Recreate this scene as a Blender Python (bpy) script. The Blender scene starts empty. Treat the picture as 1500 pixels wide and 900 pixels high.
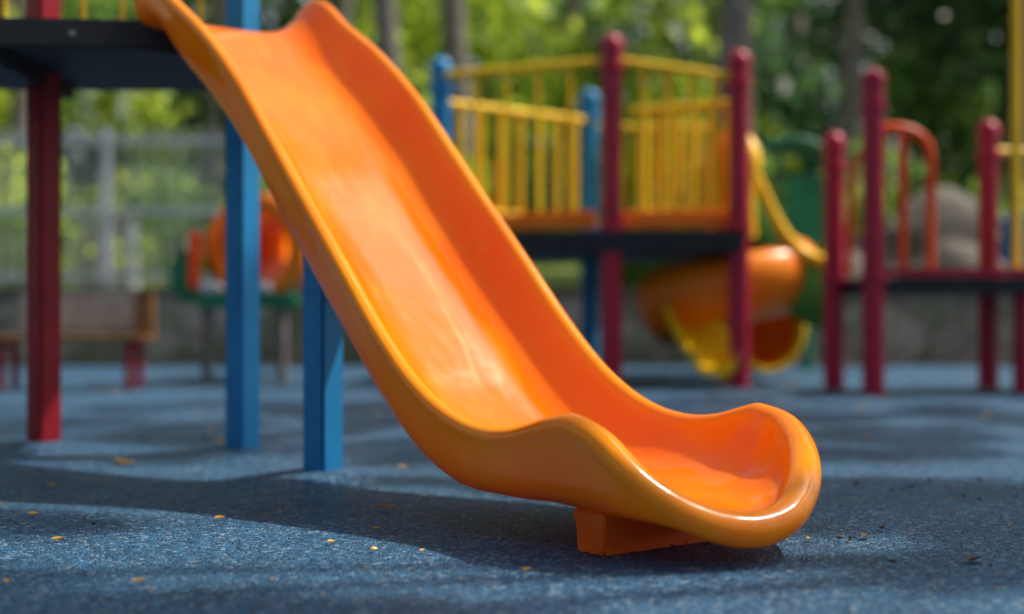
import bpy, bmesh, math, random
import numpy as np
from mathutils import Vector, Matrix, noise, Euler
random.seed(7)
scene = bpy.context.scene
COL = scene.collection

# ------------------------------------------------------------------ materials
def new_mat(name):
    m = bpy.data.materials.new(name); m.use_nodes = True
    nt = m.node_tree
    for n in list(nt.nodes): nt.nodes.remove(n)
    out = nt.nodes.new('ShaderNodeOutputMaterial')
    return m, nt, out

def N(nt, t, **kw):
    n = nt.nodes.new(t)
    for k, v in kw.items():
        if k in n.inputs: n.inputs[k].default_value = v
        else: setattr(n, k, v)
    return n

def ramp(nt, stops):
    r = nt.nodes.new('ShaderNodeValToRGB')
    e = r.color_ramp.elements
    while len(e) < len(stops): e.new(0.5)
    for i, (p, c) in enumerate(stops):
        e[i].position = p
        e[i].color = (c[0], c[1], c[2], 1) if hasattr(c, '__len__') else (c, c, c, 1)
    return r

def paint(name, c1, c2, rough=0.4, scale=3.0, bump=0.15, bscale=60, dirt=None, coat=0.0, spec=0.35):
    m, nt, out = new_mat(name)
    L = nt.links.new
    tc = N(nt, 'ShaderNodeTexCoord')
    n1 = N(nt, 'ShaderNodeTexNoise', Scale=scale, Detail=5.0, Roughness=0.6)
    L(tc.outputs['Object'], n1.inputs['Vector'])
    r = ramp(nt, [(0.35, c1), (0.68, c2)])
    L(n1.outputs['Fac'], r.inputs['Fac'])
    col = r.outputs['Color']
    n2 = N(nt, 'ShaderNodeTexNoise', Scale=bscale, Detail=4.0)
    L(tc.outputs['Object'], n2.inputs['Vector'])
    if dirt:
        n3 = N(nt, 'ShaderNodeTexNoise', Scale=scale * 4, Detail=8.0, Roughness=0.75)
        L(tc.outputs['Object'], n3.inputs['Vector'])
        rr = ramp(nt, [(0.56, 0.0), (0.75, 0.6)])
        L(n3.outputs['Fac'], rr.inputs['Fac'])
        mx = N(nt, 'ShaderNodeMix', data_type='RGBA')
        L(rr.outputs['Color'], mx.inputs[0]); L(col, mx.inputs[6]); mx.inputs[7].default_value = (*dirt, 1)
        col = mx.outputs[2]
    b = N(nt, 'ShaderNodeBsdfPrincipled')
    b.inputs['Specular IOR Level'].default_value = spec
    L(col, b.inputs['Base Color'])
    rr2 = N(nt, 'ShaderNodeMapRange'); rr2.inputs['To Min'].default_value = rough - 0.08; rr2.inputs['To Max'].default_value = rough + 0.12
    L(n1.outputs['Fac'], rr2.inputs['Value']); L(rr2.outputs[0], b.inputs['Roughness'])
    b.inputs['Coat Weight'].default_value = coat
    bp = N(nt, 'ShaderNodeBump', Strength=bump, Distance=0.002)
    L(n2.outputs['Fac'], bp.inputs['Height']); L(bp.outputs[0], b.inputs['Normal'])
    L(b.outputs[0], out.inputs[0])
    return m

M_blue = paint('blue_paint', (0.008, 0.19, 0.46), (0.014, 0.26, 0.56), 0.42, 2.5, 0.25, 90, dirt=(0.02, 0.13, 0.26))
M_red = paint('maroon_paint', (0.26, 0.006, 0.012), (0.36, 0.010, 0.022), 0.42, 2.5, 0.25, 90, dirt=(0.13, 0.012, 0.012))
M_redr = paint('crimson_paint', (0.36, 0.008, 0.038), (0.46, 0.012, 0.055), 0.28, 2.5, 0.2, 90)
M_yellow = paint('yellow_paint', (0.92, 0.50, 0.006), (0.98, 0.63, 0.012), 0.35, 4, 0.15, 60)
M_orange = paint('orange_plastic', (0.90, 0.18, 0.002), (0.97, 0.28, 0.004), 0.3, 2.0, 0.1, 40)
M_redor = paint('red_orange_paint', (0.78, 0.065, 0.008), (0.88, 0.11, 0.01), 0.4, 2.0, 0.1, 40)
M_foot = paint('foot_orange', (0.82, 0.11, 0.002), (0.95, 0.17, 0.003), 0.42, 6.0, 0.3, 60, dirt=(0.35, 0.06, 0.01))
M_green = paint('green_plastic', (0.01, 0.18, 0.09), (0.02, 0.28, 0.14), 0.4, 2.0, 0.1, 40)
M_lime = paint('lime_plastic', (0.06, 0.26, 0.04), (0.11, 0.36, 0.05), 0.4, 2.0, 0.1, 40)
M_deck = paint('deck_coating', (0.012, 0.014, 0.02), (0.02, 0.024, 0.032), 0.55, 5.0, 0.5, 150, dirt=(0.05, 0.05, 0.052))
M_white = paint('fence_paint', (0.44, 0.48, 0.50), (0.58, 0.61, 0.63), 0.5, 3.0, 0.2, 60)
M_wood = paint('bench_wood', (0.18, 0.08, 0.03), (0.30, 0.14, 0.05), 0.6, 6.0, 0.4, 60)
M_pale = paint('bench_panel', (0.32, 0.29, 0.25), (0.45, 0.41, 0.36), 0.7, 5.0, 0.4, 60)
M_steel = paint('bolt_steel', (0.25, 0.25, 0.26), (0.35, 0.35, 0.36), 0.35, 10, 0.2, 60)

def slide_mat():
    m, nt, out = new_mat('slide_orange_plastic'); L = nt.links.new
    tc = N(nt, 'ShaderNodeTexCoord')
    n1 = N(nt, 'ShaderNodeTexNoise', Scale=1.3, Detail=4.0, Roughness=0.5)
    L(tc.outputs['Object'], n1.inputs['Vector'])
    r = ramp(nt, [(0.36, (0.98, 0.18, 0.0005)), (0.66, (0.99, 0.24, 0.0005))])
    L(n1.outputs['Fac'], r.inputs['Fac'])
    fl = N(nt, 'ShaderNodeAttribute', attribute_name='flow')
    mp = N(nt, 'ShaderNodeMapping'); mp.inputs['Scale'].default_value = (2.0, 7, 1)
    L(fl.outputs['Vector'], mp.inputs['Vector'])
    n2 = N(nt, 'ShaderNodeTexNoise', Scale=1.5, Detail=8.0, Roughness=0.62, Distortion=1.1)
    L(mp.outputs[0], n2.inputs['Vector'])
    r2 = ramp(nt, [(0.50, 0.0), (0.70, 0.5)])
    L(n2.outputs['Fac'], r2.inputs['Fac'])
    mx = N(nt, 'ShaderNodeMix', data_type='RGBA')
    L(r2.outputs[0], mx.inputs[0]); L(r.outputs[0], mx.inputs[6]); mx.inputs[7].default_value = (1.0, 0.35, 0.002, 1)
    at = N(nt, 'ShaderNodeAttribute', attribute_name='lip')
    rl = ramp(nt, [(0.40, 0.35), (0.6, 0.85)]); L(n1.outputs['Fac'], rl.inputs['Fac'])
    ml = N(nt, 'ShaderNodeMath', operation='MULTIPLY'); L(at.outputs['Fac'], ml.inputs[0]); L(rl.outputs[0], ml.inputs[1])
    mx2 = N(nt, 'ShaderNodeMix', data_type='RGBA'); L(ml.outputs[0], mx2.inputs[0]); L(mx.outputs[2], mx2.inputs[6]); mx2.inputs[7].default_value = (0.97, 0.37, 0.003, 1)
    n5 = N(nt, 'ShaderNodeTexNoise', Scale=38.0, Detail=9.0, Roughness=0.8); L(fl.outputs['Vector'], n5.inputs['Vector'])
    r5 = ramp(nt, [(0.62, 0.0), (0.80, 0.08)]); L(n5.outputs['Fac'], r5.inputs['Fac'])
    mx3 = N(nt, 'ShaderNodeMix', data_type='RGBA'); L(r5.outputs[0], mx3.inputs[0]); L(mx2.outputs[2], mx3.inputs[6]); mx3.inputs[7].default_value = (0.55, 0.12, 0.005, 1)
    b = N(nt, 'ShaderNodeBsdfPrincipled')
    L(mx3.outputs[2], b.inputs['Base Color'])
    r3 = N(nt, 'ShaderNodeMapRange'); r3.inputs['From Min'].default_value = 0.3; r3.inputs['From Max'].default_value = 0.75
    r3.inputs['To Min'].default_value = 0.12; r3.inputs['To Max'].default_value = 0.23
    L(n2.outputs['Fac'], r3.inputs['Value']); L(r3.outputs[0], b.inputs['Roughness'])
    b.inputs['Specular IOR Level'].default_value = 0.42
    n3 = N(nt, 'ShaderNodeTexNoise', Scale=5.0, Detail=2.0)
    L(tc.outputs['Object'], n3.inputs['Vector'])
    n4 = N(nt, 'ShaderNodeTexNoise', Scale=160.0, Detail=3.0)
    L(tc.outputs['Object'], n4.inputs['Vector'])
    b1 = N(nt, 'ShaderNodeBump', Strength=0.3, Distance=0.012)
    L(n3.outputs['Fac'], b1.inputs['Height'])
    b2 = N(nt, 'ShaderNodeBump', Strength=0.08, Distance=0.001)
    L(n4.outputs['Fac'], b2.inputs['Height']); L(b1.outputs[0], b2.inputs['Normal'])
    L(b2.outputs[0], b.inputs['Normal'])
    tr = N(nt, 'ShaderNodeBsdfTranslucent'); tr.inputs['Color'].default_value = (1.0, 0.26, 0.001, 1)
    ms = N(nt, 'ShaderNodeMixShader'); ms.inputs[0].default_value = 0.12
    L(b.outputs[0], ms.inputs[1]); L(tr.outputs[0], ms.inputs[2])
    L(ms.outputs[0], out.inputs[0])
    return m
M_slide = slide_mat()

def rubber_mat():
    m, nt, out = new_mat('blue_rubber_granules'); L = nt.links.new
    tc = N(nt, 'ShaderNodeTexCoord')
    v = N(nt, 'ShaderNodeTexVoronoi', Scale=88.0); L(tc.outputs['Object'], v.inputs['Vector'])
    sep = N(nt, 'ShaderNodeSeparateColor'); L(v.outputs['Color'], sep.inputs[0])
    r = ramp(nt, [(0.0, (0.006, 0.024, 0.052)), (0.35, (0.020, 0.090, 0.19)), (0.75, (0.033, 0.135, 0.27)), (0.92, (0.085, 0.22, 0.36)), (1.0, (0.32, 0.38, 0.42))])
    L(sep.outputs[0], r.inputs['Fac'])
    big = N(nt, 'ShaderNodeTexNoise', Scale=0.9, Detail=8.0, Roughness=0.65); L(tc.outputs['Object'], big.inputs['Vector'])
    rb = ramp(nt, [(0.35, 0.68), (0.65, 1.08)]); L(big.outputs['Fac'], rb.inputs['Fac'])
    mul = N(nt, 'ShaderNodeMix', data_type='RGBA', blend_type='MULTIPLY'); mul.inputs[0].default_value = 1.0
    L(r.outputs[0], mul.inputs[6]); L(rb.outputs[0], mul.inputs[7])
    d = N(nt, 'ShaderNodeTexNoise', Scale=0.45, Detail=9.0, Roughness=0.7); L(tc.outputs['Object'], d.inputs['Vector'])
    rd = ramp(nt, [(0.56, 0.0), (0.78, 0.22)]); L(d.outputs['Fac'], rd.inputs['Fac'])
    mx = N(nt, 'ShaderNodeMix', data_type='RGBA'); L(rd.outputs[0], mx.inputs[0]); L(mul.outputs[2], mx.inputs[6]); mx.inputs[7].default_value = (0.14, 0.165, 0.18, 1)
    b = N(nt, 'ShaderNodeBsdfPrincipled', Roughness=0.5)
    b.inputs['Specular IOR Level'].default_value = 0.28
    L(mx.outputs[2], b.inputs['Base Color'])
    r2 = ramp(nt, [(0.0, 1.0), (0.6, 0.0)]); L(v.outputs['Distance'], r2.inputs['Fac'])
    b1 = N(nt, 'ShaderNodeBump', Strength=1.0, Distance=0.010); L(r2.outputs[0], b1.inputs['Height'])
    L(b1.outputs[0], b.inputs['Normal'])
    L(b.outputs[0], out.inputs[0])
    return m
M_rubber = rubber_mat()

def rough_mat(name, c1, c2, scale=3, bump=0.6, bd=0.03, c3=None):
    m, nt, out = new_mat(name); L = nt.links.new
    tc = N(nt, 'ShaderNodeTexCoord')
    n = N(nt, 'ShaderNodeTexNoise', Scale=scale, Detail=10.0, Roughness=0.68); L(tc.outputs['Object'], n.inputs['Vector'])
    st = [(0.33, c1), (0.66, c2)]
    if c3: st.append((0.8, c3))
    r = ramp(nt, st); L(n.outputs['Fac'], r.inputs['Fac'])
    b = N(nt, 'ShaderNodeBsdfPrincipled', Roughness=0.88); L(r.outputs[0], b.inputs['Base Color'])
    bp = N(nt, 'ShaderNodeBump', Strength=bump, Distance=bd); L(n.outputs['Fac'], bp.inputs['Height']); L(bp.outputs[0], b.inputs['Normal'])
    L(b.outputs[0], out.inputs[0]); return m
M_soil = rough_mat('soil_grass', (0.06, 0.11, 0.015), (0.16, 0.22, 0.03), 2.0, 0.6, 0.05, (0.16, 0.13, 0.08))
M_rock = rough_mat('rock', (0.08, 0.072, 0.06), (0.19, 0.165, 0.135), 2.0, 0.8, 0.08, (0.08, 0.10, 0.04))
M_bark = rough_mat('bark', (0.12, 0.10, 0.09), (0.30, 0.27, 0.25), 5.0, 0.9, 0.04)

def stone_mat():
    m, nt, out = new_mat('stone_wall'); L = nt.links.new
    tc = N(nt, 'ShaderNodeTexCoord')
    v = N(nt, 'ShaderNodeTexVoronoi', Scale=2.6); L(tc.outputs['Object'], v.inputs['Vector'])
    v2 = N(nt, 'ShaderNodeTexVoronoi', Scale=2.6, feature='DISTANCE_TO_EDGE'); L(tc.outputs['Object'], v2.inputs['Vector'])
    sep = N(nt, 'ShaderNodeSeparateColor'); L(v.outputs['Color'], sep.inputs[0])
    r = ramp(nt, [(0.0, (0.24, 0.20, 0.155)), (1.0, (0.44, 0.38, 0.30))]); L(sep.outputs[0], r.inputs['Fac'])
    r2 = ramp(nt, [(0.0, 0.5), (0.06, 1.0)]); L(v2.outputs[0], r2.inputs['Fac'])
    mul = N(nt, 'ShaderNodeMix', data_type='RGBA', blend_type='MULTIPLY'); mul.inputs[0].default_value = 1.0
    L(r.outputs[0], mul.inputs[6]); L(r2.outputs[0], mul.inputs[7])
    n = N(nt, 'ShaderNodeTexNoise', Scale=1.1, Detail=8.0); L(tc.outputs['Object'], n.inputs['Vector'])
    rm = ramp(nt, [(0.46, 0.0), (0.62, 0.8)]); L(n.outputs['Fac'], rm.inputs['Fac'])
    mo = N(nt, 'ShaderNodeMix', data_type='RGBA'); L(rm.outputs[0], mo.inputs[0]); L(mul.outputs[2], mo.inputs[6]); mo.inputs[7].default_value = (0.10, 0.14, 0.05, 1)
    b = N(nt, 'ShaderNodeBsdfPrincipled', Roughness=0.9); L(mo.outputs[2], b.inputs['Base Color'])
    bp = N(nt, 'ShaderNodeBump', Strength=0.8, Distance=0.04); L(r2.outputs[0], bp.inputs['Height']); L(bp.outputs[0], b.inputs['Normal'])
    L(b.outputs[0], out.inputs[0]); return m
M_stone = stone_mat()

def leaf_mat(name, cd, cl, tr=0.5, tv=2.2):
    m, nt, out = new_mat(name); L = nt.links.new
    geo = N(nt, 'ShaderNodeNewGeometry'); tc = N(nt, 'ShaderNodeTexCoord')
    nz = N(nt, 'ShaderNodeTexNoise', Scale=0.7, Detail=3.0); L(tc.outputs['Object'], nz.inputs['Vector'])
    mr = N(nt, 'ShaderNodeMapRange'); mr.inputs['From Min'].default_value = .3; mr.inputs['From Max'].default_value = .7; L(nz.outputs['Fac'], mr.inputs['Value'])
    add = N(nt, 'ShaderNodeMath', operation='ADD'); L(mr.outputs[0], add.inputs[0]); L(geo.outputs['Random Per Island'], add.inputs[1])
    fr = N(nt, 'ShaderNodeMath', operation='MULTIPLY'); L(add.outputs[0], fr.inputs[0]); fr.inputs[1].default_value = 0.5
    r = ramp(nt, [(0.15, cd), (0.85, cl)]); L(fr.outputs[0], r.inputs['Fac'])
    d = N(nt, 'ShaderNodeBsdfPrincipled', Roughness=0.35); L(r.outputs[0], d.inputs['Base Color'])
    t = N(nt, 'ShaderNodeBsdfTranslucent')
    hs = N(nt, 'ShaderNodeHueSaturation'); hs.inputs['Hue'].default_value = 0.485; hs.inputs['Value'].default_value = tv
    L(r.outputs[0], hs.inputs['Color']); L(hs.outputs[0], t.inputs['Color'])
    ms = N(nt, 'ShaderNodeMixShader'); ms.inputs[0].default_value = tr
    L(d.outputs[0], ms.inputs[1]); L(t.outputs[0], ms.inputs[2]); L(ms.outputs[0], out.inputs[0]); return m
M_leaf = leaf_mat('leaf_green', (0.04, 0.10, 0.022), (0.12, 0.20, 0.04), 0.6, 3.0)
M_leafL = leaf_mat('leaf_yellow_green', (0.14, 0.22, 0.02), (0.30, 0.38, 0.05), 0.6, 2.6)
M_leafD = leaf_mat('leaf_dark', (0.018, 0.055, 0.025), (0.06, 0.12, 0.04), 0.5, 2.4)
M_dryY = leaf_mat('dry_leaf_yellow', (0.5, 0.25, 0.02), (0.75, 0.45, 0.03), 0.25, 1.3)
M_dryB = paint('dry_leaf_brown', (0.03, 0.02, 0.012), (0.07, 0.045, 0.025), 0.7, 30, 0.3, 80)

# ------------------------------------------------------------------ mesh helpers
def empty(name, loc=(0, 0, 0)):
    o = bpy.data.objects.new(name, None); o.empty_display_size = 0.2
    COL.objects.link(o); return o

def obj_from_bm(bm, name, mat, parent=None, smooth=True, angle=40):
    me = bpy.data.meshes.new(name); bm.to_mesh(me); bm.free()
    for m in (mat if isinstance(mat, list) else [mat]): me.materials.append(m)
    o = bpy.data.objects.new(name, me); COL.objects.link(o)
    if smooth:
        for p in me.polygons: p.use_smooth = True
        try: me.set_sharp_from_angle(angle=math.radians(angle))
        except Exception: pass
    if parent: o.parent = parent
    return o

def box(name, mat, c, size, rotz=0, bevel=0.008, parent=None):
    bm = bmesh.new(); bmesh.ops.create_cube(bm, size=1)
    bmesh.ops.scale(bm, vec=size, verts=bm.verts)
    if bevel: bmesh.ops.bevel(bm, geom=bm.edges[:], offset=bevel, segments=2, affect='EDGES')
    bmesh.ops.rotate(bm, matrix=Matrix.Rotation(rotz, 3, 'Z'), verts=bm.verts)
    bmesh.ops.translate(bm, vec=c, verts=bm.verts)
    return obj_from_bm(bm, name, mat, parent)

def prism(name, mat, poly, z0, z1, bevel=0.01, parent=None):
    bm = bmesh.new()
    vs = [bm.verts.new((x, y, z0)) for x, y in poly]
    f = bm.faces.new(vs)
    r = bmesh.ops.extrude_face_region(bm, geom=[f])
    bmesh.ops.translate(bm, vec=(0, 0, z1 - z0), verts=[v for v in r['geom'] if isinstance(v, bmesh.types.BMVert)])
    bmesh.ops.recalc_face_normals(bm, faces=bm.faces)
    if bevel: bmesh.ops.bevel(bm, geom=bm.edges[:], offset=bevel, segments=2, affect='EDGES')
    return obj_from_bm(bm, name, mat, parent)

def tube(name, mat, pts, r, parent=None, seg=14, radii=None, closed_ends=True):
    pts = [Vector(p) for p in pts]; bm = bmesh.new(); rings = []
    up = Vector((0, 0, 1))
    t0 = (pts[1] - pts[0]).normalized()
    x = t0.cross(up)
    if x.length < 1e-3: x = Vector((1, 0, 0))
    x.normalize()
    for i, p in enumerate(pts):
        if i == 0: t = pts[1] - pts[0]
        elif i == len(pts) - 1: t = pts[-1] - pts[-2]
        else: t = pts[i + 1] - pts[i - 1]
        t.normalize(); x = (x - t * x.dot(t)).normalized(); y = t.cross(x)
        rr = radii[i] if radii else r
        rings.append([bm.verts.new(p + (x * math.cos(2 * math.pi * k / seg) + y * math.sin(2 * math.pi * k / seg)) * rr) for k in range(seg)])
    for a, b in zip(rings, rings[1:]):
        for k in range(seg):
            bm.faces.new((a[k], a[(k + 1) % seg], b[(k + 1) % seg], b[k]))
    if closed_ends:
        bm.faces.new(rings[0][::-1]); bm.faces.new(rings[-1])
    bmesh.ops.recalc_face_normals(bm, faces=bm.faces)
    return obj_from_bm(bm, name, mat, parent, angle=50)

def round_post(name, mat, x, y, h, r=0.085, parent=None, z0=0.0):
    zs = [(z0, r), (h - 0.16, r), (h - 0.155, r * 1.14), (h - 0.10, r * 1.16), (h - 0.05, r * 1.02), (h - 0.018, r * 0.65), (h, r * 0.12)]
    return tube(name, mat, [(x, y, z) for z, _ in zs], r, parent, seg=24, radii=[q for _, q in zs])

def collar(name, mat, x, y, z, r, parent):
    return tube(name, mat, [(x, y, z - 0.035), (x, y, z - 0.03), (x, y, z + 0.03), (x, y, z + 0.035)], r, parent, 20, [r * 0.9, r, r, r * 0.9])

def crom(pts, sub):
    P = [Vector(p) for p in pts]; out = []
    for i in range(len(P) - 1):
        p0 = P[i - 1] if i else P[0] * 2 - P[1]
        p1, p2 = P[i], P[i + 1]
        p3 = P[i + 2] if i + 2 < len(P) else P[-1] * 2 - P[-2]
        for s in range(sub):
            t = s / sub
            out.append(0.5 * ((2 * p1) + (p2 - p0) * t + (2 * p0 - 5 * p1 + 4 * p2 - p3) * t * t + (3 * p1 - p0 - 3 * p2 + p3) * t ** 3))
    out.append(P[-1]); return out

def lerpt(tab, x):
    if x <= tab[0][0]: return tab[0][1]
    for i in range(len(tab) - 1):
        if x <= tab[i + 1][0]:
            x0, y0 = tab[i]; x1, y1 = tab[i + 1]
            m = lambda j: 0 if j <= 0 or j >= len(tab) - 1 else (tab[j + 1][1] - tab[j - 1][1]) / (tab[j + 1][0] - tab[j - 1][0])
            m0 = m(i); m1 = m(i + 1); h = x1 - x0; t = (x - x0) / h
            return (2 * t ** 3 - 3 * t * t + 1) * y0 + (t ** 3 - 2 * t * t + t) * h * m0 + (-2 * t ** 3 + 3 * t * t) * y1 + (t ** 3 - t * t) * h * m1
    return tab[-1][1]

# ------------------------------------------------------------------ ground
POSTS = [(-2.37, 7.2), (-1.32, 6.97), (-0.79, 5.95)]
def gz(x, y):
    z = 0.0
    for (px, py), s in zip(POSTS, (0.04, 0.04, 0.05)):
        d2 = (x - px) ** 2 + (y - py) ** 2
        z += s * math.exp(-d2 / 0.10)
    z += 0.02 * noise.noise(Vector((x * 0.7, y * 0.7, 0.3))) * math.exp(-((y - 5.5) / 5) ** 2)
    z += 0.025 * math.exp(-((y - 5.0 - 0.15 * x) / 0.35) ** 2) * math.exp(-((x + 2.0) / 1.1) ** 2)
    return z
def frange(a, b, s):
    n = int(round((b - a) / s)); return [a + (b - a) * i / n for i in range(n)]
xs = frange(-30, -4, 1.3) + frange(-4, 4, 0.05) + frange(4, 30.1, 1.3) + [30]
ys = frange(-12, 2.6, 0.7) + frange(2.6, 8.5, 0.05) + frange(8.5, 17.6, 0.5) + [17.6]
bm = bmesh.new()
grid = [[bm.verts.new((x, y, gz(x, y) if -4 <= x <= 4 and 2.6 < y < 8.5 else 0)) for x in xs] for y in ys]
for j in range(len(ys) - 1):
    for i in range(len(xs) - 1):
        bm.faces.new((grid[j][i], grid[j][i + 1], grid[j + 1][i + 1], grid[j + 1][i]))
obj_from_bm(bm, 'rubber_playground_surface', M_rubber)

bm = bmesh.new()
gx = frange(-300, -40, 26) + frange(-40, 40, 1.6) + frange(40, 300, 26) + [300]
gy = frange(-300, -20, 28) + frange(-20, 17.9, 3.79) + [17.9, 17.95] + frange(18.6, 45, 1.2) + frange(45, 400, 30) + [400]
def tz(x, y):
    if y <= 17.91: return -0.03
    return 0.85 + 0.07 * max(0, min(y - 18, 25)) + 0.25 * noise.noise(Vector((x * 0.2, y * 0.2, 1))) * min(1, (y - 17.9) / 3)
grid = [[bm.verts.new((x, y, tz(x, y))) for x in gx] for y in gy]
for j in range(len(gy) - 1):
    for i in range(len(gx) - 1):
        bm.faces.new((grid[j][i], grid[j][i + 1], grid[j + 1][i + 1], grid[j + 1][i]))
obj_from_bm(bm, 'ground', M_soil)

wall = empty('stone_retaining_wall')
bm = bmesh.new()
wx = frange(-30, 30.01, 0.3); n = []
for x in wx:
    col = []
    for k in range(6):
        z = -0.05 + k * 0.18
        col.append(bm.verts.new((x, 17.62 + 0.06 * noise.noise(Vector((x * 2, z * 4, 0))), z)))
    col.append(bm.verts.new((x, 17.98, 0.86)))
    n.append(col)
for a, b in zip(n, n[1:]):
    for k in range(6): bm.faces.new((a[k], b[k], b[k + 1], a[k + 1]))
obj_from_bm(bm, 'wall_face', M_stone, wall)
for k in range(24):
    box('coping_stone', M_rock, (-29 + k * 2.5, 17.78, 0.905), (2.46, 0.42, 0.09), 0, 0.012, wall)

# ------------------------------------------------------------------ main slide
D = Vector((0.6126, -0.7904, 0)); W = Vector((0.7904, 0.6126, 0)); N0 = Vector((-1.72, 6.5, 0)) + W * 0.012
def SW(a, c, z):
    v = N0 + D * a + W * c; return Vector((v.x, v.y, z))
WID = 0.855
ZR = [(0, 2.16), (0.12, 2.19), (0.25, 2.145), (0.378, 2.05), (0.715, 1.845), (1.024, 1.606), (1.309, 1.335), (1.572, 1.082), (1.816, 0.85), (2.041, 0.635),
      (2.253, 0.467), (2.45, 0.366), (2.635, 0.321), (2.807, 0.322), (2.97, 0.360), (3.05, 0.372)]
DP = [(0, 0.13), (0.12, 0.165), (0.3, 0.21), (0.7, 0.25), (1.5, 0.27), (2.1, 0.245), (2.45, 0.205), (2.65, 0.168), (2.85, 0.175), (3.0, 0.208), (3.1, 0.222)]
A = [3.0 * i / 60 for i in range(61)]
near = [(a, 0.0, lerpt(ZR, a)) for a in A]
mouth = crom([(3.0, 0.0, lerpt(ZR, 3.0)), (3.094, 0.0, 0.370), (3.205, 0.005, 0.331), (3.296, 0.02, 0.265), (3.37, 0.065, 0.196), (3.432, 0.14, 0.140),
              (3.477, 0.235, 0.108), (3.502, 0.335, 0.106), (3.497, 0.445, 0.138), (3.445, 0.56, 0.200), (3.355, 0.668, 0.258), (3.245, 0.765, 0.304), (3.125, 0.835, 0.344), (3.0, WID, lerpt(ZR, 3.0))], 7)
far = [(a, WID, lerpt(ZR, a)) for a in A[::-1]]
R = [Vector(p) for p in near[:-1]] + mouth + [Vector(p) for p in far[1:]]
INN = [(0, 0), (.15, 0), (.3, .004), (.42, .02), (.54, .06), (.64, .13), (.73, .235), (.81, .38), (.88, .56), (.94, .76), (.98, .92)]
OUTP = [(1.0, .66), (.985, .44), (.95, .25), (.88, .11), (.76, .03), (.55, 0), (.3, 0), (0, 0)]
AC = 3.06
bm = bmesh.new(); rows = []
lay = bm.verts.layers.float.new('lip'); lfl = bm.verts.layers.float_vector.new('flow')
for i, p in enumerate(R):
    q = R[min(i + 2, len(R) - 1)] - R[max(i - 2, 0)]
    nrm = Vector((q.y, -q.x)); nrm.normalize()
    ca = min(p.x, AC)
    zb = lerpt(ZR, min(ca, 3.05)) - lerpt(DP, ca)
    if ca > 2.86: zb = zb + (0.146 - zb) * min(1, (ca - 2.86) / 0.2)
    C = Vector((ca, WID / 2))
    sm = max(0, min(1, (p.x - 2.5) / 0.7)); sm = sm * sm * (3 - 2 * sm)
    sm2 = max(0, min(1, (p.x - 3.1) / 0.35))
    r = 0.032 + 0.014 * sm + 0.008 * sm2
    Pc = Vector((p.x, p.y)); Rin = Pc - nrm * r; row = []
    for g, f in INN:
        h = C.lerp(Rin, g); row.append((h.x, h.y, zb + (p.z - zb) * f, 0.0 if g < .97 else 0.3))
    for ang in (175, 145, 115, 90, 65, 40, 15, -15, -45):
        an = math.radians(ang); h = Pc + nrm * r * math.cos(an); row.append((h.x, h.y, p.z + r * math.sin(an), 0.8 if 20 < ang < 170 else 1.0))
    Ro = Pc + nrm * r * 0.45; zbo = zb - 0.03
    for g, f in OUTP:
        h = C.lerp(Ro, g); zz = zbo + (p.z - r - zbo) * f
        row.append((h.x, h.y, min(zz, p.z - r * 0.85), 0.6 * f + .1))
    vr = []
    for t in row:
        v = bm.verts.new(SW(t[0], t[1], t[2])); v[lay] = t[3]; v[lfl] = Vector((t[0], t[1], t[2] * .3)); vr.append(v)
    rows.append(vr)
for a, b in zip(rows, rows[1:]):
    for k in range(len(a) - 1):
        bm.faces.new((a[k], b[k], b[k + 1], a[k + 1]))
bmesh.ops.remove_doubles(bm, verts=bm.verts, dist=0.0004)
bmesh.ops.recalc_face_normals(bm, faces=bm.faces)
slide = empty('playground_slide')
ch = obj_from_bm(bm, 'chute', M_slide, slide, angle=180)
ss = ch.modifiers.new('sub', 'SUBSURF'); ss.levels = 1; ss.render_levels = 1
def foot():
    bm = bmesh.new()
    def ring(z, a0, a1, c0, c1): return [bm.verts.new(SW(a0, c0, z)), bm.verts.new(SW(a1, c0, z)), bm.verts.new(SW(a1, c1, z)), bm.verts.new(SW(a0, c1, z))]
    r0 = ring(0.0, 3.005, 3.13, .075, .77); r1 = ring(0.08, 3.005, 3.13, .07, .78); r2 = ring(0.124, 2.995, 3.14, .06, .79)
    for a, b in ((r0, r1), (r1, r2)):
        for k in range(4): bm.faces.new((a[k], a[(k + 1) % 4], b[(k + 1) % 4], b[k]))
    bm.faces.new(r0[::-1]); bm.faces.new(r2)
    g0 = ring(0.10, 3.008, 3.126, .078, .24); g1 = ring(0.225, 3.008, 3.126, .035, .11)
    for k in range(4): bm.faces.new((g0[k], g0[(k + 1) % 4], g1[(k + 1) % 4], g1[k]))
    bm.faces.new(g1)
    bmesh.ops.recalc_face_normals(bm, faces=bm.faces)
    bmesh.ops.bevel(bm, geom=[e for e in bm.edges if not e.is_boundary], offset=0.006, segments=3, affect='EDGES')
    return obj_from_bm(bm, 'support_foot', M_foot, slide, angle=45)
foot()
ROT = math.radians(-38)
box('support_post', M_blue, (-0.79, 5.95, 0.60), (0.128, 0.128, 1.28), ROT, 0.012, slide)

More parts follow.
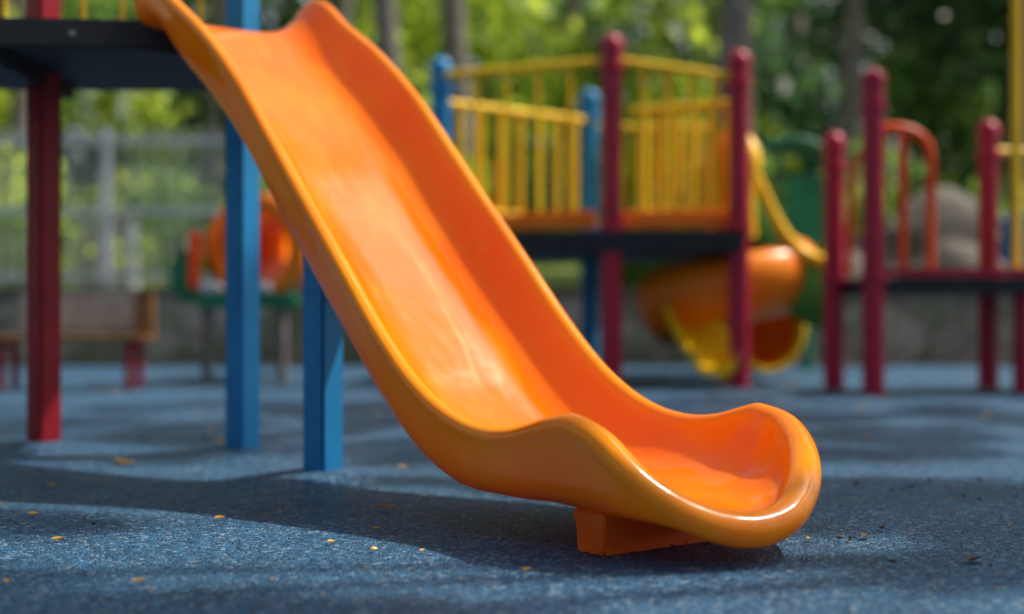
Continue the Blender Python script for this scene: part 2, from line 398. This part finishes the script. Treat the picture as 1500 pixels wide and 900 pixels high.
# ------------------------------------------------------------------ near platform
plat = empty('play_platform')
poly = [(-4.6, 6.22), (-1.73, 6.5), (-1.02, 7.05), (-1.35, 7.78), (-4.6, 7.7)]
prism('deck', M_deck, poly, 1.90, 2.035, 0.012, plat)
inner = [(-4.5, 6.35), (-1.8, 6.62), (-1.25, 7.1), (-1.5, 7.65), (-4.5, 7.6)]
prism('deck_top', M_deck, inner, 2.02, 2.05, 0.004, plat)
for x in (-4.0, -3.2, -2.4):
    prism('underside_joist', M_deck, [(x, 6.45), (x + .06, 6.45), (x + .06, 7.6), (x, 7.6)], 1.83, 1.905, 0.004, plat)
for x in (-3.4, -2.62, -2.0):
    y = 6.5 - (-1.73 - x) * 0.0976
    tube('bolt', M_steel, [(x, y + 0.01, 1.965), (x, y - 0.012, 1.965)], 0.014, plat, 10)
box('maroon_post', M_red, (-2.37, 7.2, 1.6), (0.128, 0.128, 3.2), ROT, 0.012, plat)
box('blue_post', M_blue, (-1.32, 6.97, 1.6), (0.128, 0.128, 3.2), ROT, 0.012, plat)
box('maroon_post_outer', M_red, (-4.5, 7.2, 1.6), (0.128, 0.128, 3.2), ROT, 0.012, plat)
for zz in (2.2, 2.95):
    tube('guard_rail', M_yellow, [(-4.5, 7.62, zz), (-1.4, 7.66, zz)], 0.022, plat, 12)
for k in range(15):
    x = -4.4 + k * 0.21
    tube('guard_bar', M_yellow, [(x, 7.63, 2.2), (x, 7.63, 2.95)], 0.013, plat, 10)

# ------------------------------------------------------------------ back play structure
bs = empty('play_structure')
Pa = (0.885, 12.6); Pb = (2.01, 12.6); B1 = (-0.66, 13.2); B2 = (0.82, 15.0); Pc = (2.35, 15.1)
for nm, (x, y), h, m in (('maroon_post_a', Pa, 3.14, M_redr), ('maroon_post_b', Pb, 3.0, M_redr), ('blue_post_a', B1, 3.04, M_blue), ('blue_post_b', B2, 3.02, M_blue), ('maroon_post_c', Pc, 2.9, M_redr)):
    round_post(nm, m, x, y, h, 0.092, bs)
    collar(nm + '_collar', m, x, y, 1.42, 0.115, bs)
    collar(nm + '_collar_top', m, x, y, h - 0.3, 0.112, bs)
prism('deck', M_deck, [(-0.7, 13.1), (0.85, 12.5), (2.05, 12.5), (2.4, 15.1), (-0.6, 15.1)], 1.20, 1.39, 0.015, bs)
def barrier(p, q, zt0, zt1, zb, nb, par, mat=M_yellow, r=0.028, br=0.018):
    v = Vector((q[0] - p[0], q[1] - p[1], 0))
    a = Vector((p[0], p[1], 0)); u0, u1 = 0.05, 0.95
    P = lambda u, z: (a.x + v.x * u, a.y + v.y * u, z)
    tube('top_rail', mat, [P(0.02, zt0), P(0.98, zt1)], r, par, 12)
    tube('bottom_rail', mat, [P(0.04, zb), P(0.96, zb)], r, par, 12)
    for k in range(nb):
        u = u0 + (u1 - u0) * (k + .5) / nb
        tube('bar', mat, [P(u, zb), P(u, zt0 + (zt1 - zt0) * u)], br, par, 8)
tube('top_rail', M_yellow, [(-0.62, 13.15, 2.86), (0.80, 12.62, 2.90)], 0.04, bs, 12)
barrier(B1, B2, 2.62, 2.68, 1.62, 7, bs, r=0.04, br=0.032)
for k in range(4):
    u = .2 + .2 * k; tube('bar', M_yellow, [(-0.62 + 1.42 * u, 13.15 - .53 * u, 1.6), (-0.62 + 1.42 * u, 13.15 - .53 * u, 2.86)], 0.02, bs, 8)
tube('top_rail', M_yellow, [(0.93, 12.6, 2.90), (2.0, 12.6, 2.75)], 0.04, bs, 12)
barrier((1.12, 13.4), (2.1, 12.9), 2.56, 2.58, 1.6, 6, bs, r=0.04, br=0.036)
for k in range(4):
    u = .22 + .2 * k; tube('bar', M_yellow, [(0.93 + 1.07 * u, 12.61, 1.6), (0.93 + 1.07 * u, 12.61, 2.9 - .15 * u)], 0.03, bs, 8)
barrier(B2, Pc, 2.62, 2.62, 1.6, 8, bs, r=0.03, br=0.022)
box('orange_kick_panel', M_orange, (0.15, 13.0, 1.50), (1.3, 0.05, 0.16), math.radians(-21), 0.02, bs)
box('orange_kick_panel_b', M_orange, (1.45, 12.75, 1.50), (0.95, 0.05, 0.16), 0, 0.02, bs)
box('orange_door_panel', M_redor, (-.1, 13.9, 1.9), (0.14, 0.05, 0.55), 0, 0.02, bs)
def chute_between(name, path, w, depth, side, mat_bed, mat_rim, par, rim_r=0.04, skirt=0.0):
    bm = bmesh.new(); rws = []; pts = crom(path, 6); side = Vector(side).normalized()
    for p in pts:
        row = []
        prof = [(-1, 1), (-.85, .4), (-.6, .08), (0, 0), (.6, .08), (.85, .4), (1, 1)]
        for s, f in prof:
            row.append(bm.verts.new(p + side * (w / 2 * s) + Vector((0, 0, depth * f))))
        rws.append(row)
    for a, b in zip(rws, rws[1:]):
        for k in range(6): bm.faces.new((a[k], a[k + 1], b[k + 1], b[k]))
    if skirt:
        for s in (-1, 1):
            sk = [(bm.verts.new(p + side * (w / 2 * s)+ Vector((0, 0, depth - .01))), bm.verts.new(p + side * (w / 2 * s * .9) + Vector((0, 0, -skirt)))) for p in pts]
            for a, b in zip(sk, sk[1:]): bm.faces.new((a[0], b[0], b[1], a[1]))
    o = obj_from_bm(bm, name + '_bed', mat_bed, par, angle=80)
    sm = o.modifiers.new('s', 'SOLIDIFY'); sm.thickness = 0.04
    for s in (-1, 1):
        tube(name + '_rim', mat_rim, [p + side * (w / 2 * s) + Vector((0, 0, depth)) for p in pts], rim_r, par, 10)
chute_between('wave_slide', [(2.12, 13.3, 1.98), (2.3, 13.35, 1.62), (2.48, 13.4, 1.27), (2.7, 13.4, 1.02), (2.98, 13.3, 0.90)], 0.6, 0.2, (0.1, 1, 0), M_lime, M_yellow, bs, 0.065, 0.42)
box('slide_hood', M_orange, (1.95, 13.25, 1.85), (0.16, 0.5, 0.95), 0.2, 0.06, bs)
tube('yellow_arch', M_yellow, crom([(2.15, 13.0, 1.35), (2.14, 13.0, 1.75), (2.2, 13.05, 2.1), (2.1, 13.3, 2.3), (2.0, 13.6, 2.1), (2.0, 13.6, 1.4)], 5), 0.09, bs, 12)
box('yellow_side_panel', M_yellow, (2.17, 13.1, 1.6), (0.18, 0.06, 0.6), 0, 0.03, bs)
def spiral(par):
    bm = bmesh.new(); rws = []; cx, cy = 2.05, 13.6
    n = 48
    for i in range(n + 1):
        t = i / n; ang = math.radians(60 - 400 * t); z = 1.00 - 0.72 * t
        row = []
        for rad, dz in ((.12, .12), (.16, .0), (.26, -.14), (.42, -.21), (.62, -.18), (.77, -.07), (.86, .10), (.88, .25), (.83, .40), (.75, .47), (.68, .49)):
            row.append(bm.verts.new((cx + rad * math.cos(ang), cy + rad * math.sin(ang) * 0.9, max(z + dz, .03))))
        rws.append(row)
    for a, b in zip(rws, rws[1:]):
        for k in range(10): bm.faces.new((a[k], a[k + 1], b[k + 1], b[k]))
    o = obj_from_bm(bm, 'spiral_slide', [M_orange, M_yellow, M_redor], par, angle=80)
    for i, p in enumerate(o.data.polygons): p.material_index = 1 if (i // 10) > 46 else 0
    sm = o.modifiers.new('s', 'SOLIDIFY'); sm.thickness = 0.05
    tube('spiral_pole', M_yellow, [(cx, cy, 0), (cx, cy, 1.2)], 0.06, par)
    chute_between('spiral_exit', [(1.62, 13.3, 0.62), (1.66, 13.0, 0.42), (1.74, 12.75, 0.2), (1.8, 12.5, 0.10)], 0.42, 0.2, (1, 0.1, 0), M_yellow, M_yellow, par, 0.04, 0.0)
spiral(bs)
gr = empty('canopy_tower')
bm = bmesh.new(); rws = []
for i in range(9):
    u = -1 + 2 * i / 8; row = []
    for j in range(13):
        v = -1 + 2 * j / 12
        row.append(bm.verts.new((2.95 + v * 0.5, 15.6 + u * 0.6, 2.25 + 0.28 * (1 - v * v) ** 0.7)))
    rws.append(row)
for a, b in zip(rws, rws[1:]):
    for k in range(12): bm.faces.new((a[k], a[k + 1], b[k + 1], b[k]))
o = obj_from_bm(bm, 'canopy', M_green, gr, angle=80); sm = o.modifiers.new('s', 'SOLIDIFY'); sm.thickness = 0.05
for x, y in ((2.55, 15.1), (3.35, 15.1), (2.55, 16.1), (3.35, 16.1)):
    tube('tower_post', M_green, [(x, y, 0), (x, y, 2.45)], 0.05, gr)
box('side_panel', M_green, (3.1, 15.1, 1.75), (0.42, 0.05, 0.75), 0, 0.02, gr)
prism('tower_deck', M_deck, [(2.5, 15.05), (3.4, 15.05), (3.4, 16.15), (2.5, 16.15)], 1.2, 1.32, 0.01, gr)

# ------------------------------------------------------------------ right play structure
rs = empty('climbing_platform')
for nm, x, y, h in (('post_a', 2.83, 12.5, 2.26), ('post_b', 2.96, 11.65, 2.68), ('post_c', 4.22, 12.6, 2.38), ('post_d', 4.30, 12.0, 1.05), ('post_e', 5.6, 11.7, 2.6), ('post_f', 5.6, 12.8, 2.4)):
    round_post(nm, M_redr, x, y, h, 0.088 if h > 1.2 else 0.07, rs)
    if h > 1.2:
        collar(nm + '_collar', M_redr, x, y, 0.95, 0.11, rs); collar(nm + '_collar_t', M_redr, x, y, h - 0.32, 0.108, rs)
prism('deck', M_deck, [(2.98, 11.72), (5.6, 11.72), (5.6, 12.75), (2.9, 12.65)], 0.84, 0.96, 0.01, rs)
prism('deck_edge', M_redr, [(2.96, 11.68), (5.62, 11.68), (5.62, 11.75), (2.96, 11.75)], 0.965, 1.04, 0.01, rs)
tube('arch_rail', M_redor, crom([(2.98, 11.75, 2.18), (3.2, 11.75, 2.2), (3.38, 11.75, 2.13), (3.46, 11.75, 1.95), (3.46, 11.75, 1.5), (3.46, 11.75, 1.0)], 5), 0.04, rs, 12)
tube('arch_bar', M_redor, [(3.23, 11.75, 1.0), (3.23, 11.75, 2.18)], 0.04, rs, 12)
tube('arch_rail_back', M_redor, [(2.93, 12.4, 1.0), (2.93, 12.2, 1.95), (2.96, 11.75, 2.05)], 0.03, rs, 12)
tube('yellow_pole', M_yellow, [(4.18, 11.8, 0.98), (4.18, 11.8, 3.6)], 0.035, rs)
tube('yellow_pole_b', M_yellow, [(4.30, 12.1, 1.0), (4.30, 12.1, 3.6), (5.6, 12.1, 3.6)], 0.035, rs)
tube('yellow_rail', M_yellow, [(4.22, 12.6, 2.1), (5.6, 12.8, 2.1)], 0.035, rs)
box('blue_panel', M_blue, (4.75, 13.3, 1.35), (0.36, 0.1, 0.5), 0, 0.06, rs)

# ------------------------------------------------------------------ tunnel slide on the left
tn = empty('tunnel_slide')
cx, cy, cz = -2.36, 13.4, 1.27
def ringtube(name, pts, r, mat, thick):
    o = tube(name, mat, pts, r, tn, 28, closed_ends=False)
    s = o.modifiers.new('s', 'SOLIDIFY'); s.thickness = thick; s.offset = 0
ringtube('tunnel_pipe', crom([(cx - .05, cy, cz), (cx + .08, cy + .35, cz), (cx + .25, cy + .9, cz + .05), (cx + .42, cy + 1.6, cz + .2)], 5), 0.43, M_orange, 0.05)
ringtube('tunnel_lip', [(cx - .06, cy - .08, cz), (cx - .02, cy + .02, cz)], 0.45, M_orange, 0.15)
box('side_panel', M_redor, (-2.98, 13.35, 1.15), (0.12, 0.3, 0.55), 0.2, 0.03, tn)
box('green_drum', M_green, (-3.12, 13.6, 1.0), (0.28, 0.5, 0.5), 0.2, 0.09, tn)
box('green_sill', M_green, (-2.45, 13.15, 0.78), (0.95, 0.3, 0.14), 0, 0.04, tn)
box('white_step', M_white, (-2.75, 12.98, 0.90), (0.22, 0.12, 0.10), 0, 0.03, tn)
box('white_step_b', M_white, (-2.32, 12.98, 0.90), (0.26, 0.12, 0.10), 0, 0.03, tn)
for x in (-2.15, -2.85): tube('leg', M_bark, [(x, 13.3, 0), (x, 13.3, 0.78)], 0.05, tn)
tube('leg_b', M_green, [(-1.98, 15.0, 0), (-1.98, 15.0, 0.95)], 0.05, tn)

# ------------------------------------------------------------------ bench
be = empty('park_bench')
for y in (12.25, 12.42, 12.59): box('seat_slat', M_wood, (-3.82, y, 0.45), (1.35, 0.14, 0.045), 0, 0.008, be)
box('backrest', M_pale, (-3.85, 12.74, 0.68), (1.1, 0.04, 0.34), 0, 0.01, be)
box('end_board', M_wood, (-3.25, 12.6, 0.64), (0.16, 0.10, 0.42), 0, 0.01, be)
for x in (-4.4, -3.3):
    for y in (12.25, 12.6): box('leg', M_red, (x, y, 0.215), (0.06, 0.06, 0.43), 0, 0.006, be)
    box('cross', M_red, (x, 12.42, 0.40), (0.06, 0.4, 0.05), 0, 0.006, be)

# ------------------------------------------------------------------ fence on the wall
fe = empty('picket_fence')
bm = bmesh.new()
def addbox(bm, c, s):
    r = bmesh.ops.create_cube(bm, size=1); vs = r['verts']
    bmesh.ops.scale(bm, vec=s, verts=vs); bmesh.ops.translate(bm, vec=c, verts=vs)
x = -14
while x < -3.0:
    addbox(bm, (x, 17.8, 1.95), (0.034, 0.03, 2.0)); x += 0.18
obj_from_bm(bm, 'pickets', M_white, fe)
bm = bmesh.new()
for z in (1.1, 1.92, 2.8): addbox(bm, (-8.5, 17.835, z), (11, 0.04, 0.06))
for k in range(6): addbox(bm, (-13.5 + k * 2.1, 17.88, 1.95), (0.08, 0.05, 2.05))
obj_from_bm(bm, 'rails_and_posts', M_white, fe)
cab = empty('utility_cabinet')
box('cabinet_body', M_white, (-5.3, 18.7, 1.4), (0.7, 0.4, 0.9), 0, 0.02, cab)
box('cabinet_door', M_pale, (-5.3, 18.49, 1.4), (0.6, 0.02, 0.75), 0, 0.005, cab)
box('cabinet_roof', M_pale, (-5.3, 18.7, 1.88), (0.8, 0.5, 0.05), 0, 0.01, cab)

# ------------------------------------------------------------------ rocks
def boulder(x, y, z, s, sd):
    bm = bmesh.new(); bmesh.ops.create_icosphere(bm, subdivisions=4, radius=1)
    for v in bm.verts:
        d = 1 + 0.35 * noise.noise(v.co * 1.3 + Vector((sd, 0, 0))) + 0.1 * noise.noise(v.co * 4 + Vector((sd, 3, 0)))
        v.co = Vector((v.co.x * s[0], v.co.y * s[1], v.co.z * s[2])) * d + Vector((x, y, z))
    obj_from_bm(bm, 'boulder', M_rock, None, angle=30)
for a in ((6.0, 19.6, 1.1, (1.6, .9, 1.1), 1), (7.9, 19.8, .9, (1.2, .9, .8), 2), (4.6, 19.3, .9, (.8, .7, .6), 3), (10.5, 20.5, 1.2, (1.6, 1, 1.1), 4)):
    boulder(*a)

# ------------------------------------------------------------------ foliage
def clump(n, size):
    vs = []
    for _ in range(n):
        d = Vector((random.gauss(0, 1), random.gauss(0, 1), random.gauss(0, 1))).normalized() * random.random() ** 0.45
        e = Matrix.Rotation(random.random() * 6.28, 3, 'Z') @ Matrix.Rotation(random.gauss(0, 0.8), 3, 'X') @ Matrix.Rotation(random.gauss(0, 0.6), 3, 'Y')
        s = size * random.uniform(0.6, 1.3)
        for p in ((-.5, 0, 0), (0, .3, .04), (.6, 0, -.06), (0, -.3, .04)):
            vs.append(tuple(d + e @ (Vector(p) * s)))
    return np.array(vs, dtype=np.float64)
C_g = [('g', clump(300, 0.26)) for i in range(4)]
C_l = [('l', clump(300, 0.25)) for i in range(3)]
C_d = [('d', clump(320, 0.28)) for i in range(3)]
C_f = [('g', clump(260, 0.28)) for i in range(3)]
LM = {'g': M_leaf, 'l': M_leafL, 'd': M_leafD}
def foliage(name, places, parent):
    """places: (clump, loc, scale). One merged mesh per leaf material."""
    by = {}
    for (k, arr), loc, s in places:
        M = Euler((random.random() * 6, random.random() * 6, random.random() * 6)).to_matrix() @ Matrix.Diagonal((s * random.uniform(.8, 1.3), s * random.uniform(.8, 1.3), s * random.uniform(.7, 1.0)))
        by.setdefault(k, []).append(arr @ np.array(M).T + np.array(loc))
    for k, L in by.items():
        V = np.concatenate(L).astype(np.float32); nv = len(V); nf = nv // 4
        me = bpy.data.meshes.new(name)
        me.vertices.add(nv); me.vertices.foreach_set('co', V.ravel())
        me.loops.add(nv); me.loops.foreach_set('vertex_index', np.arange(nv, dtype=np.int32))
        me.polygons.add(nf); me.polygons.foreach_set('loop_start', np.arange(0, nv, 4, dtype=np.int32))
        me.update(calc_edges=True); me.validate()
        me.materials.append(LM[k])
        o = bpy.data.objects.new(name, me); COL.objects.link(o); o.parent = parent

def tree(x, y, z0, h, r, crown_z, crown_r, ncl, meshes, lean=(0, 0), cs=0.9, crown_h=None, name='broadleaf_tree', pos=None, reach=.75):
    t = empty(name)
    pts = [(x + lean[0] * u + 0.12 * noise.noise(Vector((x, y, u * 3))), y + lean[1] * u, z0 - 0.2 + h * u) for u in [i / 8 for i in range(9)]]
    tube('trunk', M_bark, pts, r, t, 16, [r * (1.35 if i == 0 else 1 - 0.07 * i) for i in range(9)])
    top = Vector(pts[-1]); ch = crown_h or crown_r * 0.8
    cen = Vector((top.x, top.y, crown_z))
    if pos:
        cen = sum((Vector(p) for p, _ in pos), Vector()) / len(pos)
    for k in range(7):
        a = k * 0.9 + x; st = Vector(pts[5 + k % 4])
        en = Vector(pos[(k * 13) % len(pos)][0]) if pos else cen + Vector((math.cos(a) * crown_r * reach, math.sin(a) * crown_r * reach, random.uniform(-.3, .5) * ch))
        mid = st.lerp(en, .5) + Vector((0, 0, .3))
        rr = r * (.26 if pos else .42)
        tube('limb', M_bark, crom([st, mid, en], 3), rr, t, 8, [rr * (1 - i / 7.5) + .01 for i in range(7)])
    pl = []
    if pos:
        for p, s in pos: pl.append((random.choice(meshes), p, s))
    else:
        for _ in range(ncl):
            d = Vector((random.gauss(0, 1), random.gauss(0, 1), random.gauss(0, 1))).normalized() * random.random() ** 0.4
            pl.append((random.choice(meshes), (cen.x + d.x * crown_r, cen.y + d.y * crown_r, cen.z + d.z * ch), cs * random.uniform(.6, 1.2)))
    foliage('crown', pl, t)
    return t
tree(-1.75, 24, 1.1, 11, .26, 13, 2.2, 14, C_g + C_l, (-.9, 0))
tree(-0.7, 26, 1.2, 11, .3, 13, 2.4, 14, C_g, (-.8, 0))
tree(3.3, 22, 1.0, 8, .38, 9.2, 2.8, 20, C_g + C_l, (.3, 0))
tree(5.9, 25, 1.2, 9, .24, 9.5, 3.0, 22, C_g + C_d, (.1, 0))
tree(9.5, 27, 1.2, 9, .3, 8.5, 4.0, 32, C_d, (.5, 0))
tree(-9.5, 27, 1.2, 7, .25, 8.5, 3.0, 22, C_l + C_g, (.3, 0))
tree(13.5, 24, 1.2, 8, .3, 7.5, 3.6, 28, C_d + C_g, (.3, 0))

# unseen trees added for shade: clumps placed to dapple the ground, clearing the slide
SUN = Vector((0.70, 0.22, 1.08))
def segd(p, a, b):
    p = Vector(p); a = Vector(a); b = Vector(b); ab = b - a
    t = max(0, min(1, (p - a).dot(ab) / ab.dot(ab))); return (p - a - ab * t).length
gaps = [((-1.9, 4.30), (-.66, 3.93), .14), ((-.66, 3.93), (.2, 3.50), .15), ((-2.1, 5.3), (-1.2, 5.0), .09), ((.3, 3.62), (1.3, 3.3), .14)]  # ground strips kept free of leaf shade to shape the sun streaks
def hits_slide(px, py, pz, m):
    for i in range(10):
        zs = 0.25 + i * 0.2
        k = (pz - zs) / SUN.z
        v = Vector((px - SUN.x * k + 1.72, py - SUN.y * k - 6.5)); a = v.dot(Vector((D.x, D.y))); c = v.dot(Vector((W.x, W.y)))
        if -m < c < .88 + m:
            if zs <= .46 and 2.2 < a < 3.55 + m: return True
            if zs > .4 and -.3 - m < a < 2.5 and abs(lerpt(ZR, max(0, min(a, 3))) - zs) < .3 + m: return True
    return False
def shade(n, xr, yr, zr, sr, tries=40000):
    pos = []
    while len(pos) < n and tries > 0:
        tries -= 1
        sx = random.uniform(*xr); sy = random.uniform(*yr); z = random.uniform(*zr); s = random.uniform(*sr)
        if any(segd((sx, sy), g[0], g[1]) < g[2] + s * .8 for g in gaps): continue
        p = (sx + SUN.x / SUN.z * z, sy + SUN.y / SUN.z * z, z)
        if hits_slide(*p, s * 1.1): continue
        pos.append((p, s))
    return pos
tree(5.2, 4.9, 0, 4.6, .17, 6.1, 2.6, 0, C_f, (-.6, 0), pos=shade(560, (-3.4, 2.6), (2.7, 5.9), (5.3, 6.4), (.14, .25)))
tree(6.6, 9.7, 0, 5.2, .2, 6.6, 2.6, 0, C_f, (-.6, 0), pos=shade(150, (-3.6, 3.2), (6.6, 11.0), (5.9, 7.4), (.2, .42)))

sh = empty('shrub_hedge'); pl = []
for k in range(110):
    x = random.uniform(-16, 14); y = random.uniform(18.8, 23)
    left = x < 0
    pl.append((random.choice(C_l if left and random.random() < .9 else (C_g + C_d)), (x, y, 1.1 + random.uniform(0, 1.2)), random.uniform(.5, .9)))
foliage('hedge_leaves', pl, sh)
dt = empty('distant_trees'); pl = []
for k in range(320):
    x = random.uniform(-30, 32); y = random.uniform(31, 46)
    z = 1.8 + random.random() * 10.5
    right = x > 6
    u = random.random()
    ms = C_d if u < (.6 if right else .2) else (C_g if u < .68 or right else C_l)
    pl.append((random.choice(ms), (x, y, z), random.uniform(1.25, 2.15)))
foliage('woodland_leaves', pl, dt)
for k in range(22):
    x = -28 + k * 2.7 + random.uniform(-.8, .8); y = random.uniform(30, 44); r = random.uniform(.14, .32)
    tube('distant_trunk', M_bark, [(x, y, 1), (x + random.uniform(-.4, .4), y, 7), (x + random.uniform(-.8, .8), y, 12)], r, dt, 10, [r * 1.2, r, r * .6])

# ------------------------------------------------------------------ fallen leaves
fl = empty('fallen_leaves')
def leafs(name, mat, lst):
    bm = bmesh.new()
    for (x, y, s) in lst:
        e = Matrix.Rotation(random.random() * 6.28, 3, 'Z') @ Matrix.Rotation(random.gauss(0, 0.25), 3, 'X')
        pts = [(-.5, 0, .0), (-.2, .27, .08), (.15, .24, .1), (.5, 0, .05), (.15, -.24, .1), (-.2, -.27, .08)]
        vs = [bm.verts.new(Vector((x, y, gz(x, y) + 0.012)) + e @ (Vector(p) * s)) for p in pts]
        mid0 = bm.verts.new(Vector((x, y, gz(x, y) + 0.008)))
        for k in range(6): bm.faces.new((vs[k], vs[(k + 1) % 6], mid0))
    obj_from_bm(bm, name, mat, fl, False)
Y = [(-.447, 5.03, .08), (-.434, 4.57, .04), (-1.816, 6.58, .12), (-1.76, 6.5, .08), (-.404, 4.17, .035), (-.548, 4.31, .035), (-.26, 4.14, .03), (-.97, 4.72, .04), (-1.38, 4.32, .04),
     (-.49, 6.38, .04), (-1.85, 5.7, .05), (-.97, 3.7, .04), (-1.31, 3.69, .03), (.037, 3.83, .035), (-1.58, 4.69, .04), (.9, 4.31, .035), (1.54, 7.3, .06), (.28, 4.05, .03)]
Bn = [(1.28, 3.95, .085), (1.08, 4.35, .05), (1.17, 4.5, .045), (1.57, 5.6, .05), (1.37, 5.66, .055), (1.02, 4.3, .03), (1.06, 4.4, .03), (.99, 4.31, .03)]
for _ in range(60):
    Y.append((random.uniform(-4, 5), random.uniform(7.5, 16), random.uniform(.04, .08)))
    Bn.append((random.uniform(-4, 5), random.uniform(6, 16), random.uniform(.04, .09)))
for _ in range(26):
    Bn.append((random.uniform(-1.8, 2), random.uniform(3.4, 6), random.uniform(.01, .026)))
    Y.append((random.uniform(-1.8, 2), random.uniform(3.4, 6), random.uniform(.008, .018)))
for _ in range(14):
    Bn.append((random.uniform(.8, 2.2), random.uniform(3.6, 6.5), random.uniform(.018, .04)))
for _ in range(40):
    a = random.uniform(3.0, 3.25); c = random.uniform(.0, .85); p = SW(a, c, 0)
    Bn.append((p.x, p.y, random.uniform(.008, .02)))
leafs('yellow_leaves', M_dryY, Y); leafs('brown_leaves', M_dryB, Bn)

# ------------------------------------------------------------------ light
sv = SUN.normalized()
elev = math.asin(sv.z); az = math.atan2(sv.x, sv.y)
w = bpy.data.worlds.new('World'); scene.world = w; w.use_nodes = True
nt = w.node_tree; bg = nt.nodes['Background']
sky = nt.nodes.new('ShaderNodeTexSky'); sky.sky_type = 'NISHITA'; sky.sun_disc = False
sky.sun_elevation = elev; sky.sun_rotation = az
sky.air_density = 0.8; sky.dust_density = 5.0; sky.ozone_density = 0.3
hs = nt.nodes.new('ShaderNodeHueSaturation'); hs.inputs['Saturation'].default_value = 0.6
nt.links.new(sky.outputs[0], hs.inputs['Color']); nt.links.new(hs.outputs[0], bg.inputs[0]); bg.inputs[1].default_value = 0.15
sl = bpy.data.lights.new('sun', 'SUN'); sl.energy = 5.0; sl.angle = math.radians(1.4); sl.color = (1, 0.93, 0.82)
so = bpy.data.objects.new('sun', sl); COL.objects.link(so); so.rotation_euler = (-sv).to_track_quat('-Z', 'Y').to_euler(); so.location = (8, 6, 12)

# ------------------------------------------------------------------ camera
cam = bpy.data.cameras.new('camera'); co = bpy.data.objects.new('camera', cam); COL.objects.link(co)
co.location = (0, 0, 0.72); co.rotation_euler = (math.radians(90), 0, 0)
cam.lens = 50; cam.sensor_width = 36; cam.clip_end = 1000; cam.clip_start = 0.05
cam.dof.use_dof = True; cam.dof.focus_distance = 4.4; cam.dof.aperture_fstop = 0.75
scene.camera = co
scene.view_settings.view_transform = 'Standard'; scene.view_settings.look = 'None'
scene.view_settings.exposure = 0
